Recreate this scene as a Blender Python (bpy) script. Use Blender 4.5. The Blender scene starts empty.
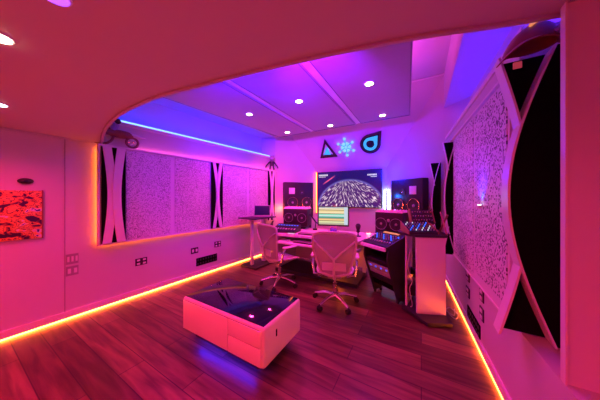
import bpy, bmesh, math, random
from mathutils import Vector, Matrix, Euler
random.seed(7)
SC = bpy.context.scene
COL = SC.collection
PI = math.pi

# ------------------------------------------------------------------ camera
cam_d = bpy.data.cameras.new('camera'); cam = bpy.data.objects.new('camera', cam_d); COL.objects.link(cam)
cam.location = (0, 0, 1.5); cam.rotation_euler = (PI/2, 0, math.radians(30))
cam_d.sensor_width = 36; cam_d.lens = 210/600*36; cam_d.shift_y = -4/600
cam_d.clip_start = 0.02
SC.camera = cam
# ------------------------------------------------------------------ world / exposure
w = bpy.data.worlds.new('world'); SC.world = w; w.use_nodes = True
w.node_tree.nodes['Background'].inputs[0].default_value = (0.5, 0.01, 0.15, 1)
w.node_tree.nodes['Background'].inputs[1].default_value = 0.05
SC.view_settings.view_transform = 'Standard'; SC.view_settings.look = 'None'
SC.view_settings.gamma = 1; SC.view_settings.use_curve_mapping = False
SC.view_settings.exposure = 0.0

def area(name, loc, size, power, color, rot=(0, 0, 0), sy=None, spread=None):
    d = bpy.data.lights.new(name, 'AREA'); d.energy = power; d.color = color; d.size = size
    if sy: d.shape = 'RECTANGLE'; d.size_y = sy
    if spread: d.spread = math.radians(spread)
    o = bpy.data.objects.new(name, d); COL.objects.link(o); o.location = loc; o.rotation_euler = rot
    return o
def spot(name, loc, target, power, color, angle, blend=0.5, radius=0.03):
    d = bpy.data.lights.new(name, 'SPOT'); d.energy = power; d.color = color
    d.spot_size = math.radians(angle); d.spot_blend = blend; d.shadow_soft_size = radius
    o = bpy.data.objects.new(name, d); COL.objects.link(o); o.location = loc
    o.rotation_euler = (Vector(target)-Vector(loc)).to_track_quat('-Z', 'Y').to_euler()
    return o
def point(name, loc, power, color, r=0.05):
    d = bpy.data.lights.new(name, 'POINT'); d.energy = power; d.color = color; d.shadow_soft_size = r
    o = bpy.data.objects.new(name, d); COL.objects.link(o); o.location = loc
    return o

PINK = (1.0, 0.035, 0.30); HOT = (1.0, 0.05, 0.42); REDP = (1.0, 0.03, 0.13)
BLUE = (0.001, 0.006, 1.0); VIO = (0.25, 0.01, 1.0); AMBER = (1.0, 0.30, 0.05)

def PL(y): return -3.774+0.0602*y
def PR(y): return 0.6556-0.0591*y
AL = math.atan2(0.0602, 1); AR = math.atan2(-0.0591, 1)
# rear part of the room (behind the camera): added fill light washing the near zone
area('rear_fill', (-1.6, -0.9, 2.15), 1.6, 115, (1.0, 0.014, 0.07), (math.radians(-20), 0, 0), 1.0)
# blue cove lamps in both recesses (lying on the ledges, throwing light up)
area('cove_lamp_left', (PL(2.6)-0.10, 2.6, 2.60), 0.06, 14, BLUE, Euler((0, math.radians(180-38), -AL)).to_matrix().to_euler(), 3.9)
area('cove_lamp_right', (PR(2.9)+0.10, 2.9, 2.60), 0.06, 14, BLUE, Euler((0, math.radians(180+38), -AR)).to_matrix().to_euler(), 2.9)
# unseen light added above the hanging ceiling panels, throwing pink up into the tray
area('tray_fill', (-0.75, 3.1, 3.14), 0.9, 34, (1.0, 0.06, 0.7), (PI, 0, 0), 1.8)
# added coloured spots washing the clouds and front wall
# unseen, no fixtures: set above the low soffit edge, aimed into the studio
spot('colour_fill', (-1.4, 1.15, 2.62), (-2.5, 3.0, 3.05), 540, (0.02, 0.001, 1.0), 90, 0.9, 0.04)
spot('colour_fill', (-0.9, 1.28, 2.62), (-1.2, 3.0, 3.08), 480, (0.24, 0.002, 1.0), 74, 0.9, 0.04)
spot('colour_fill', (-0.4, 1.38, 2.60), (-3.6, 2.5, 1.60), 170, (0.25, 0.004, 1.0), 48, 0.8, 0.04)
spot('colour_fill', (-1.0, 1.25, 2.60), (-3.0, 5.0, 1.9), 560, (1.0, 0.045, 0.14), 40, 0.8, 0.04)
spot('colour_fill', (0.15, 1.60, 2.62), (-0.55, 5.3, 2.15), 240, (0.0, 0.012, 1.0), 36, 0.8, 0.04)

point('corner_glow', (-3.30, 4.72, 1.15), 5, (1.0, 0.13, 0.02), 0.04)
point('desk_glow', (-1.0, 4.75, 0.85), 6, (1.0, 0.10, 0.04), 0.04)
point('desk_glow', (-2.35, 4.95, 1.15), 4, (1.0, 0.16, 0.02), 0.04)
point('under_desk_glow', (-1.35, 3.85, 0.35), 2.5, (1.0, 0.12, 0.02), 0.04)
# ------------------------------------------------------------------ materials
def new_mat(name, col=(0.8, 0.8, 0.8), rough=0.6, metal=0.0, emit=None, es=0.0, spec=0.5, coat=0.0):
    m = bpy.data.materials.new(name); m.use_nodes = True
    b = m.node_tree.nodes['Principled BSDF']
    b.inputs['Base Color'].default_value = (*col, 1); b.inputs['Roughness'].default_value = rough
    b.inputs['Metallic'].default_value = metal
    b.inputs['Specular IOR Level'].default_value = spec
    b.inputs['Coat Weight'].default_value = coat
    if emit: b.inputs['Emission Color'].default_value = (*emit, 1); b.inputs['Emission Strength'].default_value = es
    return m
def nodes(m): return m.node_tree.nodes, m.node_tree.links, m.node_tree.nodes['Principled BSDF']
def noisy(m, c1, c2, scale=4.0, rough=None, bump=0.0, bscale=200):
    N, L, b = nodes(m)
    tc = N.new('ShaderNodeTexCoord'); n = N.new('ShaderNodeTexNoise'); n.inputs['Scale'].default_value = scale
    n.inputs['Detail'].default_value = 5
    r = N.new('ShaderNodeMix'); r.data_type = 'RGBA'
    r.inputs[6].default_value = (*c1, 1); r.inputs[7].default_value = (*c2, 1)
    L.new(tc.outputs['Object'], n.inputs['Vector']); L.new(n.outputs['Fac'], r.inputs[0]); L.new(r.outputs[2], b.inputs['Base Color'])
    if bump:
        n2 = N.new('ShaderNodeTexNoise'); n2.inputs['Scale'].default_value = bscale
        bp = N.new('ShaderNodeBump'); bp.inputs['Strength'].default_value = bump; bp.inputs['Distance'].default_value = 0.003
        L.new(tc.outputs['Object'], n2.inputs['Vector']); L.new(n2.outputs['Fac'], bp.inputs['Height']); L.new(bp.outputs['Normal'], b.inputs['Normal'])
    return m
def wallmat(name, c=0.60):
    return noisy(new_mat(name, rough=0.55), (c, c, c), (c*0.94, c*0.94, c*0.94), 1.3, bump=0.08)
M = {}
M['wall'] = wallmat('wall_paint'); M['ceil'] = wallmat('ceiling_paint', 0.58)
M['soffit'] = wallmat('soffit_paint', 0.62)
M['cloud'] = noisy(new_mat('ceiling_fabric', rough=0.8), (0.46, 0.46, 0.48), (0.42, 0.42, 0.44), 3, bump=0.1)
M['white'] = noisy(new_mat('white_lacquer', rough=0.3), (0.78, 0.78, 0.78), (0.75, 0.75, 0.75), 3)
M['satin'] = noisy(new_mat('white_satin', rough=0.45), (0.74, 0.74, 0.74), (0.70, 0.70, 0.70), 3)
M['black'] = noisy(new_mat('black_fabric', rough=0.95, spec=0.05), (0.004, 0.004, 0.004), (0.007, 0.007, 0.007), 30)
M['dark'] = noisy(new_mat('dark_plastic', rough=0.45), (0.02, 0.02, 0.022), (0.03, 0.03, 0.032), 10)
M['cabinet'] = noisy(new_mat('black_cabinet', rough=0.5), (0.014, 0.012, 0.012), (0.022, 0.018, 0.018), 6)
M['cone'] = noisy(new_mat('speaker_cone', rough=0.6), (0.02, 0.02, 0.02), (0.04, 0.04, 0.04), 20)
M['grey'] = noisy(new_mat('grey_plastic', rough=0.4), (0.30, 0.30, 0.30), (0.36, 0.36, 0.36), 8)
M['metal'] = new_mat('polished_aluminium', (0.75, 0.75, 0.77), 0.22, 1.0)
M['brushed'] = noisy(new_mat('brushed_steel', rough=0.35, metal=0.8), (0.55, 0.55, 0.56), (0.65, 0.65, 0.66), 30)
M['copper'] = new_mat('copper_ring', (0.9, 0.55, 0.35), 0.25, 1.0)
M['glass'] = new_mat('black_glass', (0.006, 0.006, 0.01), 0.07, 0, spec=0.45)
M['rubber'] = noisy(new_mat('rubber', rough=0.8), (0.012, 0.012, 0.012), (0.02, 0.02, 0.02), 20)
M['navy'] = new_mat('navy_screen', (0.006, 0.006, 0.012), 0.45, 0, (0.01, 0.012, 0.12), 0.12, spec=0.25)
M['maroon'] = noisy(new_mat('figurine_paint', rough=0.4), (0.30, 0.12, 0.08), (0.16, 0.07, 0.05), 12)
M['violetpaint'] = noisy(new_mat('figurine_violet', rough=0.35), (0.25, 0.2, 0.4), (0.4, 0.3, 0.5), 12)
def emis(name, c, s): return new_mat(name, (0.03, 0.03, 0.03), 0.5, 0, c, s)
M['led_amber'] = emis('led_amber', (1.0, 0.13, 0.015), 14)
M['led_floor'] = emis('led_floor', (1.0, 0.13, 0.015), 58)
M['lamp_violet'] = emis('lamp_violet', (0.25, 0.05, 1.0), 3)
M['led_blue'] = emis('led_blue', (0.12, 0.26, 1.0), 4)
M['led_pink'] = emis('led_pink', (1.0, 0.08, 0.35), 18)
M['led_glow_blue'] = emis('led_glow_blue', (0.0, 0.01, 1.0), 4)
M['cyan'] = emis('neon_cyan', (0.02, 0.40, 1.0), 1.1)
M['neon_white'] = emis('neon_white', (0.25, 0.60, 1.0), 1.2)
M['lamp_white'] = emis('lamp_white', (1.0, 0.72, 0.80), 14)
M['lamp_warm'] = emis('lamp_warm', (1.0, 0.75, 0.55), 14)
M['lamp_bluewhite'] = emis('lamp_bluewhite', (0.6, 0.75, 1.0), 8)
M['ind_blue'] = emis('indicator_blue', (0.03, 0.12, 1.0), 1.6)
M['ind_white'] = emis('indicator_white', (0.9, 0.85, 1.0), 0.8)
M['ind_orange'] = emis('indicator_orange', (1.0, 0.3, 0.12), 0.8)
M['ind_pink'] = emis('badge_pink', (1.0, 0.1, 0.45), 0.35)
M['ind_red'] = emis('badge_red', (1.0, 0.08, 0.15), 0.35)

# floor planks running across the room (along x)
def floor_mat():
    m = new_mat('dark_oak_planks', rough=0.32)
    N, L, b = nodes(m)
    tc = N.new('ShaderNodeTexCoord')
    br = N.new('ShaderNodeTexBrick'); br.inputs['Scale'].default_value = 1
    br.inputs['Brick Width'].default_value = 1.6; br.inputs['Row Height'].default_value = 0.19
    br.inputs['Mortar Size'].default_value = 0.004; br.inputs['Mortar Smooth'].default_value = 0.3
    br.inputs['Color1'].default_value = (0.085, 0.05, 0.03, 1); br.inputs['Color2'].default_value = (0.21, 0.13, 0.075, 1)
    br.inputs['Mortar'].default_value = (0.03, 0.02, 0.02, 1); br.offset = 0.37
    L.new(tc.outputs['Object'], br.inputs['Vector'])
    mp = N.new('ShaderNodeMapping'); mp.inputs['Scale'].default_value = (1.1, 11, 1)
    L.new(tc.outputs['Object'], mp.inputs['Vector'])
    n = N.new('ShaderNodeTexNoise'); n.inputs['Scale'].default_value = 1.7; n.inputs['Detail'].default_value = 6; n.inputs['Distortion'].default_value = 0.5
    L.new(mp.outputs[0], n.inputs['Vector'])
    cr = N.new('ShaderNodeValToRGB'); cr.color_ramp.elements[0].position = 0.33; cr.color_ramp.elements[1].position = 0.68
    cr.color_ramp.elements[0].color = (0.45, 0.43, 0.42, 1); cr.color_ramp.elements[1].color = (1.35, 1.3, 1.25, 1)
    L.new(n.outputs['Fac'], cr.inputs[0])
    mx = N.new('ShaderNodeMix'); mx.data_type = 'RGBA'; mx.blend_type = 'MULTIPLY'; mx.inputs[0].default_value = 1
    L.new(br.outputs['Color'], mx.inputs[6]); L.new(cr.outputs[0], mx.inputs[7]); L.new(mx.outputs[2], b.inputs['Base Color'])
    bp = N.new('ShaderNodeBump'); bp.inputs['Strength'].default_value = 0.35; bp.inputs['Distance'].default_value = 0.004
    L.new(n.outputs['Fac'], bp.inputs['Height']); L.new(bp.outputs[0], b.inputs['Normal'])
    mr = N.new('ShaderNodeMapRange'); mr.inputs['To Min'].default_value = 0.26; mr.inputs['To Max'].default_value = 0.5
    L.new(n.outputs['Fac'], mr.inputs[0]); L.new(mr.outputs[0], b.inputs['Roughness'])
    return m
M['floor'] = floor_mat()

def perf_mat(name, grid, thresh, vary=0.25, base=0.72, vscale=1.6, hole=0.03):
    """white board drilled with square holes in a labyrinth; uses generated-from-mesh coordinates (object Y/Z)."""
    m = new_mat(name, rough=0.5); N, L, b = nodes(m)
    tc = N.new('ShaderNodeTexCoord')
    sp = N.new('ShaderNodeSeparateXYZ'); L.new(tc.outputs['Object'], sp.inputs[0])
    cb = N.new('ShaderNodeCombineXYZ'); L.new(sp.outputs['Y'], cb.inputs['X']); L.new(sp.outputs['Z'], cb.inputs['Y'])
    sn = N.new('ShaderNodeVectorMath'); sn.operation = 'SNAP'; sn.inputs[1].default_value = (grid, grid, grid)
    L.new(cb.outputs[0], sn.inputs[0])
    ad = N.new('ShaderNodeVectorMath'); ad.operation = 'ADD'; ad.inputs[1].default_value = (grid*.5, grid*.5, 0.003)
    L.new(sn.outputs[0], ad.inputs[0])
    wn = N.new('ShaderNodeTexWhiteNoise'); wn.noise_dimensions = '2D'; L.new(ad.outputs[0], wn.inputs['Vector'])
    ns = N.new('ShaderNodeTexNoise'); ns.inputs['Scale'].default_value = vscale; L.new(cb.outputs[0], ns.inputs['Vector'])
    mr = N.new('ShaderNodeMapRange'); mr.inputs['From Min'].default_value = 0.3; mr.inputs['From Max'].default_value = 0.7
    mr.inputs['To Min'].default_value = thresh-vary; mr.inputs['To Max'].default_value = thresh+vary
    L.new(ns.outputs['Fac'], mr.inputs[0])
    lt = N.new('ShaderNodeMath'); lt.operation = 'LESS_THAN'; L.new(wn.outputs['Value'], lt.inputs[0]); L.new(mr.outputs[0], lt.inputs[1])
    # inside each cell leave a small rim so holes read as dots
    mo = N.new('ShaderNodeVectorMath'); mo.operation = 'MODULO'; mo.inputs[1].default_value = (grid, grid, grid)
    off = N.new('ShaderNodeVectorMath'); off.operation = 'ADD'; off.inputs[1].default_value = (50*grid, 50*grid, 0)
    L.new(cb.outputs[0], off.inputs[0]); L.new(off.outputs[0], mo.inputs[0])
    mx = N.new('ShaderNodeMix'); mx.data_type = 'RGBA'
    mx.inputs[6].default_value = (base, base, base, 1); mx.inputs[7].default_value = (hole, hole, hole, 1)
    L.new(lt.outputs[0], mx.inputs[0]); L.new(mx.outputs[2], b.inputs['Base Color'])
    return m
M['perf_l'] = perf_mat('perforated_board_fine', 0.008, 0.30, 0.12, hole=0.30)
M['perf_r'] = perf_mat('perforated_board', 0.013, 0.28, 0.10, hole=0.12)

def tv_mat():
    m = new_mat('television_picture', (0.01, 0.01, 0.02), 0.15); N, L, b = nodes(m)
    tc = N.new('ShaderNodeTexCoord'); sp = N.new('ShaderNodeSeparateXYZ'); L.new(tc.outputs['Object'], sp.inputs[0])
    def math_(op, a, c=None, clamp=False):
        n = N.new('ShaderNodeMath'); n.operation = op; n.use_clamp = clamp
        for i, v in enumerate((a, c)):
            if v is None: continue
            if isinstance(v, (int, float)): n.inputs[i].default_value = v
            else: L.new(v, n.inputs[i])
        return n.outputs[0]
    X = sp.outputs['X']; Z = sp.outputs['Z']     # object origin: screen centre, w 1.74 h 0.96
    # globe: ellipse centred (0.05,-0.62), radii 0.88, 0.78
    ex = math_('DIVIDE', math_('SUBTRACT', X, 0.06), 0.92); ez = math_('DIVIDE', math_('ADD', Z, 0.55), 0.80)
    r2 = math_('ADD', math_('MULTIPLY', ex, ex), math_('MULTIPLY', ez, ez))
    inside = math_('MULTIPLY', math_('SUBTRACT', 1.0, r2), 9.0, True)
    # streaks radiating from (0.0,0.2)
    px = math_('SUBTRACT', X, -0.05); pz = math_('SUBTRACT', Z, 0.34)
    ang = math_('ARCTAN2', px, pz); rad = math_('SQRT', math_('ADD', math_('MULTIPLY', px, px), math_('MULTIPLY', pz, pz)))
    cb = N.new('ShaderNodeCombineXYZ'); L.new(math_('MULTIPLY', ang, 15.0), cb.inputs[0]); L.new(math_('MULTIPLY', rad, 5.5), cb.inputs[1])
    vo = N.new('ShaderNodeTexNoise'); vo.inputs['Scale'].default_value = 1.4; vo.inputs['Detail'].default_value = 3; L.new(cb.outputs[0], vo.inputs['Vector'])
    st = math_('MULTIPLY', math_('SUBTRACT', vo.outputs['Fac'], 0.52), 8.0, True)
    lit = math_('MULTIPLY', st, inside)
    rim = math_('MULTIPLY', math_('SUBTRACT', 0.10, math_('ABSOLUTE', math_('SUBTRACT', r2, 0.98))), 6.0, True)
    # red flare line upper-left
    dl = math_('ABSOLUTE', math_('SUBTRACT', math_('SUBTRACT', Z, 0.30), math_('MULTIPLY', math_('ADD', X, 0.46), 0.62)))
    seg = math_('MULTIPLY', math_('SUBTRACT', 0.2, math_('ABSOLUTE', math_('ADD', X, 0.52))), 8.0, True)
    red = math_('MULTIPLY', math_('MULTIPLY', math_('SUBTRACT', 0.03, dl), 40.0, True), seg)
    def mixc(f, a, c):
        n = N.new('ShaderNodeMix'); n.data_type = 'RGBA'; L.new(f, n.inputs[0])
        for i, v in ((6, a), (7, c)):
            if isinstance(v, tuple): n.inputs[i].default_value = (*v, 1)
            else: L.new(v, n.inputs[i])
        return n.outputs[2]
    c = mixc(inside, (0.012, 0.006, 0.12), (0.07, 0.012, 0.16))
    c = mixc(rim, c, (0.25, 0.2, 0.75)); c = mixc(lit, c, (1.0, 0.80, 0.9)); c = mixc(red, c, (1.0, 0.12, 0.25))
    L.new(c, b.inputs['Emission Color']); b.inputs['Emission Strength'].default_value = 0.95
    return m
M['tv'] = tv_mat(); M['rackface'] = noisy(new_mat('rack_face', rough=0.4, metal=0.2), (0.5, 0.48, 0.48), (0.6, 0.58, 0.58), 20)

def daw_mat():
    m = new_mat('editor_picture', (0.02, 0.02, 0.02), 0.2); N, L, b = nodes(m)
    tc = N.new('ShaderNodeTexCoord'); sp = N.new('ShaderNodeSeparateXYZ'); L.new(tc.outputs['Object'], sp.inputs[0])
    mr = N.new('ShaderNodeMapRange'); mr.inputs['From Min'].default_value = -0.18; mr.inputs['From Max'].default_value = 0.18
    L.new(sp.outputs['Z'], mr.inputs[0])
    cr = N.new('ShaderNodeValToRGB'); cr.color_ramp.interpolation = 'CONSTANT'
    cols = [(0, (.55, .55, .35)), (.12, (.8, .85, .45)), (.2, (.25, .25, .12)), (.24, (1, .7, .3)), (.32, (.6, .4, .2)), (.36, (.05, .35, .28)), (.42, (.1, .6, .45)), (.47, (.75, .85, .9)), (.52, (.3, .85, .6)),
            (.6, (.15, .12, .06)), (.63, (1, .85, .5)), (.72, (.9, .75, .35)), (.8, (.3, .25, .1)), (.84, (1, .9, .6)), (.92, (.2, .25, .3)), (.95, (.6, .7, .75))]
    e = cr.color_ramp.elements
    e[0].position = 0; e[0].color = (*cols[0][1], 1); e[1].position = cols[1][0]; e[1].color = (*cols[1][1], 1)
    for p, c in cols[2:]:
        k = e.new(p); k.color = (*c, 1)
    L.new(mr.outputs[0], cr.inputs[0])
    gt = N.new('ShaderNodeMath'); gt.operation = 'GREATER_THAN'; gt.inputs[1].default_value = 0.215; L.new(sp.outputs['X'], gt.inputs[0])
    mx = N.new('ShaderNodeMix'); mx.data_type = 'RGBA'; mx.inputs[7].default_value = (0.6, 0.75, 0.85, 1)
    L.new(gt.outputs[0], mx.inputs[0]); L.new(cr.outputs[0], mx.inputs[6])
    L.new(mx.outputs[2], b.inputs['Emission Color']); b.inputs['Emission Strength'].default_value = 0.9
    return m
M['daw'] = daw_mat()

def art_mat():
    m = new_mat('abstract_painting', rough=0.5); N, L, b = nodes(m)
    tc = N.new('ShaderNodeTexCoord')
    mp = N.new('ShaderNodeMapping'); mp.inputs['Scale'].default_value = (1, 1, 1.6); L.new(tc.outputs['Object'], mp.inputs[0])
    n = N.new('ShaderNodeTexNoise'); n.inputs['Scale'].default_value = 8; n.inputs['Detail'].default_value = 4; n.inputs['Distortion'].default_value = 0.4
    L.new(mp.outputs[0], n.inputs['Vector'])
    cr = N.new('ShaderNodeValToRGB'); cr.color_ramp.interpolation = 'CONSTANT'; e = cr.color_ramp.elements
    e[0].color = (0.03, 0.01, 0.05, 1); e[1].position = 0.41; e[1].color = (0.30, 0.08, 0.05, 1)
    for p, c in ((0.44, (.75, .30, .06)), (0.49, (.04, .01, .03)), (0.505, (.75, .4, .1)), (0.55, (.6, .3, .08)), (0.575, (.10, .04, .03)), (0.59, (.8, .5, .12)), (0.635, (.7, .6, .8)), (0.67, (.05, .05, .3))):
        k = e.new(p); k.color = (*c, 1)
    L.new(n.outputs['Fac'], cr.inputs[0]); L.new(cr.outputs[0], b.inputs['Base Color'])
    return m
M['art'] = art_mat()

# ------------------------------------------------------------------ mesh helpers
class MB:
    def __init__(s): s.bm = bmesh.new()
    def box(s, c, d, rot=None, bev=0.0, seg=2):
        r = bmesh.ops.create_cube(s.bm, size=1.0); vs = r['verts']
        for v in vs: v.co = Vector((v.co.x*d[0], v.co.y*d[1], v.co.z*d[2]))
        if bev:
            es = list({e for v in vs for e in v.link_edges})
            g = bmesh.ops.bevel(s.bm, geom=es+vs, offset=bev, segments=seg, affect='EDGES', profile=0.5)
            vs = list({v for f in g['faces'] for v in f.verts} | {v for v in vs if v.is_valid})
        mt = Matrix.Translation(Vector(c)) @ (rot.to_4x4() if rot else Matrix.Identity(4))
        for v in vs: v.co = mt @ v.co
        return s
    def prism(s, pts, axis, a, b):
        """polygon pts (2-D) extruded along axis from a to b. axis 'x': pts=(y,z); 'y': (x,z); 'z': (x,y)"""
        def P(p, t):
            return {'x': (t, p[0], p[1]), 'y': (p[0], t, p[1]), 'z': (p[0], p[1], t)}[axis]
        v1 = [s.bm.verts.new(P(p, a)) for p in pts]; v2 = [s.bm.verts.new(P(p, b)) for p in pts]
        n = len(pts)
        s.bm.faces.new(v1); s.bm.faces.new(list(reversed(v2)))
        for i in range(n): s.bm.faces.new((v1[i], v2[i], v2[(i+1) % n], v1[(i+1) % n]))
        return s
    def poly(s, pts, thick=None, n=None):
        """planar 3-D polygon, optionally thickened along n"""
        v = [s.bm.verts.new(p) for p in pts]; s.bm.faces.new(v)
        if thick:
            if n is None:
                a, b, c = (Vector(p) for p in pts[:3]); n = (b-a).cross(c-a).normalized()
            n = Vector(n)*thick
            v2 = [s.bm.verts.new(Vector(p)+n) for p in pts]; s.bm.faces.new(list(reversed(v2)))
            k = len(v)
            for i in range(k): s.bm.faces.new((v[i], v2[i], v2[(i+1) % k], v[(i+1) % k]))
        return s
    def tube(s, pts, r, n=8, closed=False, flat=None):
        pts = [Vector(p) for p in pts]; m = len(pts); rs = r if isinstance(r, (list, tuple)) else [r]*m
        rings = []; up = None
        for i, p in enumerate(pts):
            a = pts[(i-1) % m] if (i > 0 or closed) else p; b = pts[(i+1) % m] if (i < m-1 or closed) else p
            t = (b-a).normalized()
            if up is None:
                up = Vector((0, 0, 1)) if abs(t.z) < 0.9 else Vector((1, 0, 0))
            x = (up - t*up.dot(t)).normalized(); y = t.cross(x); up = x
            rings.append([s.bm.verts.new(p + rs[i]*(math.cos(2*PI*k/n)*x*(flat or 1) + math.sin(2*PI*k/n)*y)) for k in range(n)])
        for i in range(m if closed else m-1):
            A, B = rings[i], rings[(i+1) % m]
            for k in range(n): s.bm.faces.new((A[k], A[(k+1) % n], B[(k+1) % n], B[k]))
        if not closed: s.bm.faces.new(list(reversed(rings[0]))); s.bm.faces.new(rings[-1])
        return s
    def cyl(s, a, b, r, n=20, r2=None): return s.tube([a, b], [r, r if r2 is None else r2], n)
    def lathe(s, prof, n=24, mat=None):
        """prof: (r,z) list around z"""
        mat = mat or Matrix.Identity(4); rings = []
        for r, z in prof:
            rings.append([s.bm.verts.new(mat @ Vector((r*math.cos(2*PI*k/n), r*math.sin(2*PI*k/n), z))) for k in range(n)])
        for A, B in zip(rings, rings[1:]):
            for k in range(n): s.bm.faces.new((A[k], A[(k+1) % n], B[(k+1) % n], B[k]))
        s.bm.faces.new(list(reversed(rings[0]))); s.bm.faces.new(rings[-1])
        return s
    def ball(s, c, r, sc=(1, 1, 1), seg=16):
        g = bmesh.ops.create_uvsphere(s.bm, u_segments=seg, v_segments=seg//2+2, radius=r)
        for v in g['verts']: v.co = Vector(c)+Vector((v.co.x*sc[0], v.co.y*sc[1], v.co.z*sc[2]))
        return s
    def grid(s, f, nu, nv, thick=0.0):
        vs = [[s.bm.verts.new(f(i/nu, j/nv)) for j in range(nv+1)] for i in range(nu+1)]
        for i in range(nu):
            for j in range(nv): s.bm.faces.new((vs[i][j], vs[i+1][j], vs[i+1][j+1], vs[i][j+1]))
        if thick:
            s.bm.normal_update()
            g = bmesh.ops.solidify(s.bm, geom=list(s.bm.faces), thickness=thick)
        return s
    def build(s, name, mat, parent=None, smooth=True, loc=None, rot=None):
        bmesh.ops.recalc_face_normals(s.bm, faces=list(s.bm.faces))
        me = bpy.data.meshes.new(name); s.bm.to_mesh(me); s.bm.free(); me.materials.append(M[mat] if isinstance(mat, str) else mat)
        if smooth:
            for p in me.polygons: p.use_smooth = True
            try: me.set_sharp_from_angle(angle=math.radians(35))
            except Exception: pass
        o = bpy.data.objects.new(name, me); COL.objects.link(o)
        if parent: o.parent = parent
        if loc: o.location = loc
        if rot: o.rotation_euler = rot
        return o
def tag(o, label, cat, group=None, kind=None):
    o['label'] = label; o['category'] = cat
    if group: o['group'] = group
    if kind: o['kind'] = kind
    return o
def thing(name, label, cat, loc=(0, 0, 0), rz=0, group=None):
    o = bpy.data.objects.new(name, None); COL.objects.link(o); o.empty_display_size = 0.1
    o.location = loc; o.rotation_euler = (0, 0, rz)
    return tag(o, label, cat, group)
def struct(o): o['kind'] = 'structure'; return o
def dup(o, loc=None, rz=None, label=None):
    def rec(x, par):
        c = x.copy(); COL.objects.link(c); c.parent = par
        for ch in [q for q in x.children]: rec(ch, c)
        return c
    kids = list(o.children); c = o.copy(); COL.objects.link(c)
    if loc: c.location = loc
    if rz is not None: c.rotation_euler = (0, 0, rz)
    if label: c['label'] = label
    for ch in kids: rec(ch, c)
    return c
RX = lambda a: Matrix.Rotation(a, 3, 'X')
RY = lambda a: Matrix.Rotation(a, 3, 'Y')
RZ = lambda a: Matrix.Rotation(a, 3, 'Z')

# ================================================================== STRUCTURE
YF = 4.67; YB = -2.2
FL0 = (PL(YF), YF); FL1 = (-2.70, 5.70); FR1 = (-0.75, 5.70); FR0 = (PR(YF), YF)
ZL, ZR, ZT, ZS = 2.55, 3.12, 3.75, 2.23
struct(MB().box((-1.6, 1.9, -0.05), (5.6, 8.4, 0.1)).build('floor', 'floor', smooth=False))
# side walls: lower part up to the cove ledge, then set back 0.36 m
b = MB(); b.prism([(PL(YB), YB), (PL(YF), YF), (PL(YF)-0.45, YF+0.1), (PL(YB)-0.45, YB)], 'z', 0, ZL)
b.prism([(PL(YB)-0.36, YB), (PL(4.54)-0.36, 4.54), (PL(YF), YF), (PL(YF)-.45, YF+.1), (PL(YB)-.45, YB)], 'z', ZL, ZT+0.1)
struct(b.build('wall_left', 'wall', smooth=False))
b = MB()   # right: full height thick wall beyond the fin, low ledge wall in front of it
b.prism([(PR(1.87), 1.87), (PR(YF), YF), (PR(YF)+0.45, YF+0.1), (1.15, 1.87)], 'z', 0, ZL)
b.prism([(PR(YB), YB), (PR(1.87), 1.87), (1.15, 1.87), (1.15, YB)], 'z', 0, 0.635)
b.prism([(1.05, YB), (1.05, 1.87), (1.15, 1.87), (1.15, YB)], 'z', 0.635, ZT+.1)
b.prism([(PR(1.45)+0.24, 1.50), (0.695, 4.35), (PR(YF), YF), (PR(YF)+.45, YF+.1), (1.15, 1.5)], 'z', ZL, ZT+0.1)
struct(b.build('wall_right', 'wall', smooth=False))
# chamfered front corners and the raked centre wall
b = MB(); b.poly([(*FL0, 0), (*FL1, 0), (*FL1, 2.22), (*FL0, ZT)], 0.05, (-.75, .66, 0))
b.poly([(*FR0, 0), (*FR1, 0), (*FR1, 2.23), (*FR0, ZT)], 0.05, (.7, .7, 0))
b.poly([(*FL1, 0), (*FR1, 0), (*FR1, 2.23), (*FL1, 2.22)], 0.05, (0, 1, 0))
b.poly([(*FL1, 2.22), (*FR1, 2.23), (*FR0, ZT), (*FL0, ZT)], 0.05, (0, .7, .7))
struct(b.build('wall_front', 'wall', smooth=False))
struct(MB().box((-1.5, YB-0.05, 1.9), (6.2, 0.1, 3.9)).build('wall_back', 'wall', smooth=False))
# tray ceiling with lowered side strips
XTL, XTR = -3.47, 0.365
b = MB().box((-1.6, 1.9, ZT+0.05), (5.6, 8.4, 0.1))
b.prism([(XTL, 0.6), (XTL, 4.75), (-4.25, 4.75), (-4.25, 0.6)], 'z', ZR, ZT)
b.prism([(XTR, 0.6), (XTR, 4.70), (1.15, 4.75), (1.15, 0.6)], 'z', ZR, ZT)
struct(b.build('ceiling', 'ceil', smooth=False))
# lowered curved soffit over the near zone
cv = [(-3.69, 1.085), (-3.45, 1.02), (-3.18, 0.95), (-2.84, 0.88), (-2.47, 0.835), (-2.15, 0.83), (-1.75, 0.86), (-1.37, 0.94), (-1.04, 1.01), (-0.7, 1.09), (-0.41, 1.165), (-0.1, 1.26), (0.13, 1.34), (0.35, 1.43), (0.59, 1.51), (1.05, 1.66)]
def catmull(P, k=4):
    out = []
    for i in range(len(P)-1):
        p0 = Vector(P[max(i-1, 0)]); p1 = Vector(P[i]); p2 = Vector(P[i+1]); p3 = Vector(P[min(i+2, len(P)-1)])
        for j in range(k):
            t = j/k; out.append(0.5*((2*p1)+(-p0+p2)*t+(2*p0-5*p1+4*p2-p3)*t*t+(-p0+3*p1-3*p2+p3)*t**3))
    out.append(Vector(P[-1])); return out
cvs = catmull(cv)
sz = lambda x: 2.2+(x+3.7)*0.0445
b = MB(); prev = None
for p in cvs:
    row = [b.bm.verts.new((p.x, YB, sz(p.x))), b.bm.verts.new((p.x, p.y, sz(p.x))), b.bm.verts.new((p.x, p.y, ZT)), b.bm.verts.new((p.x, YB, ZT))]
    if prev:
        for a in range(4): b.bm.faces.new((prev[a], row[a], row[(a+1) % 4], prev[(a+1) % 4]))
    else: first = row
    prev = row
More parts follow.
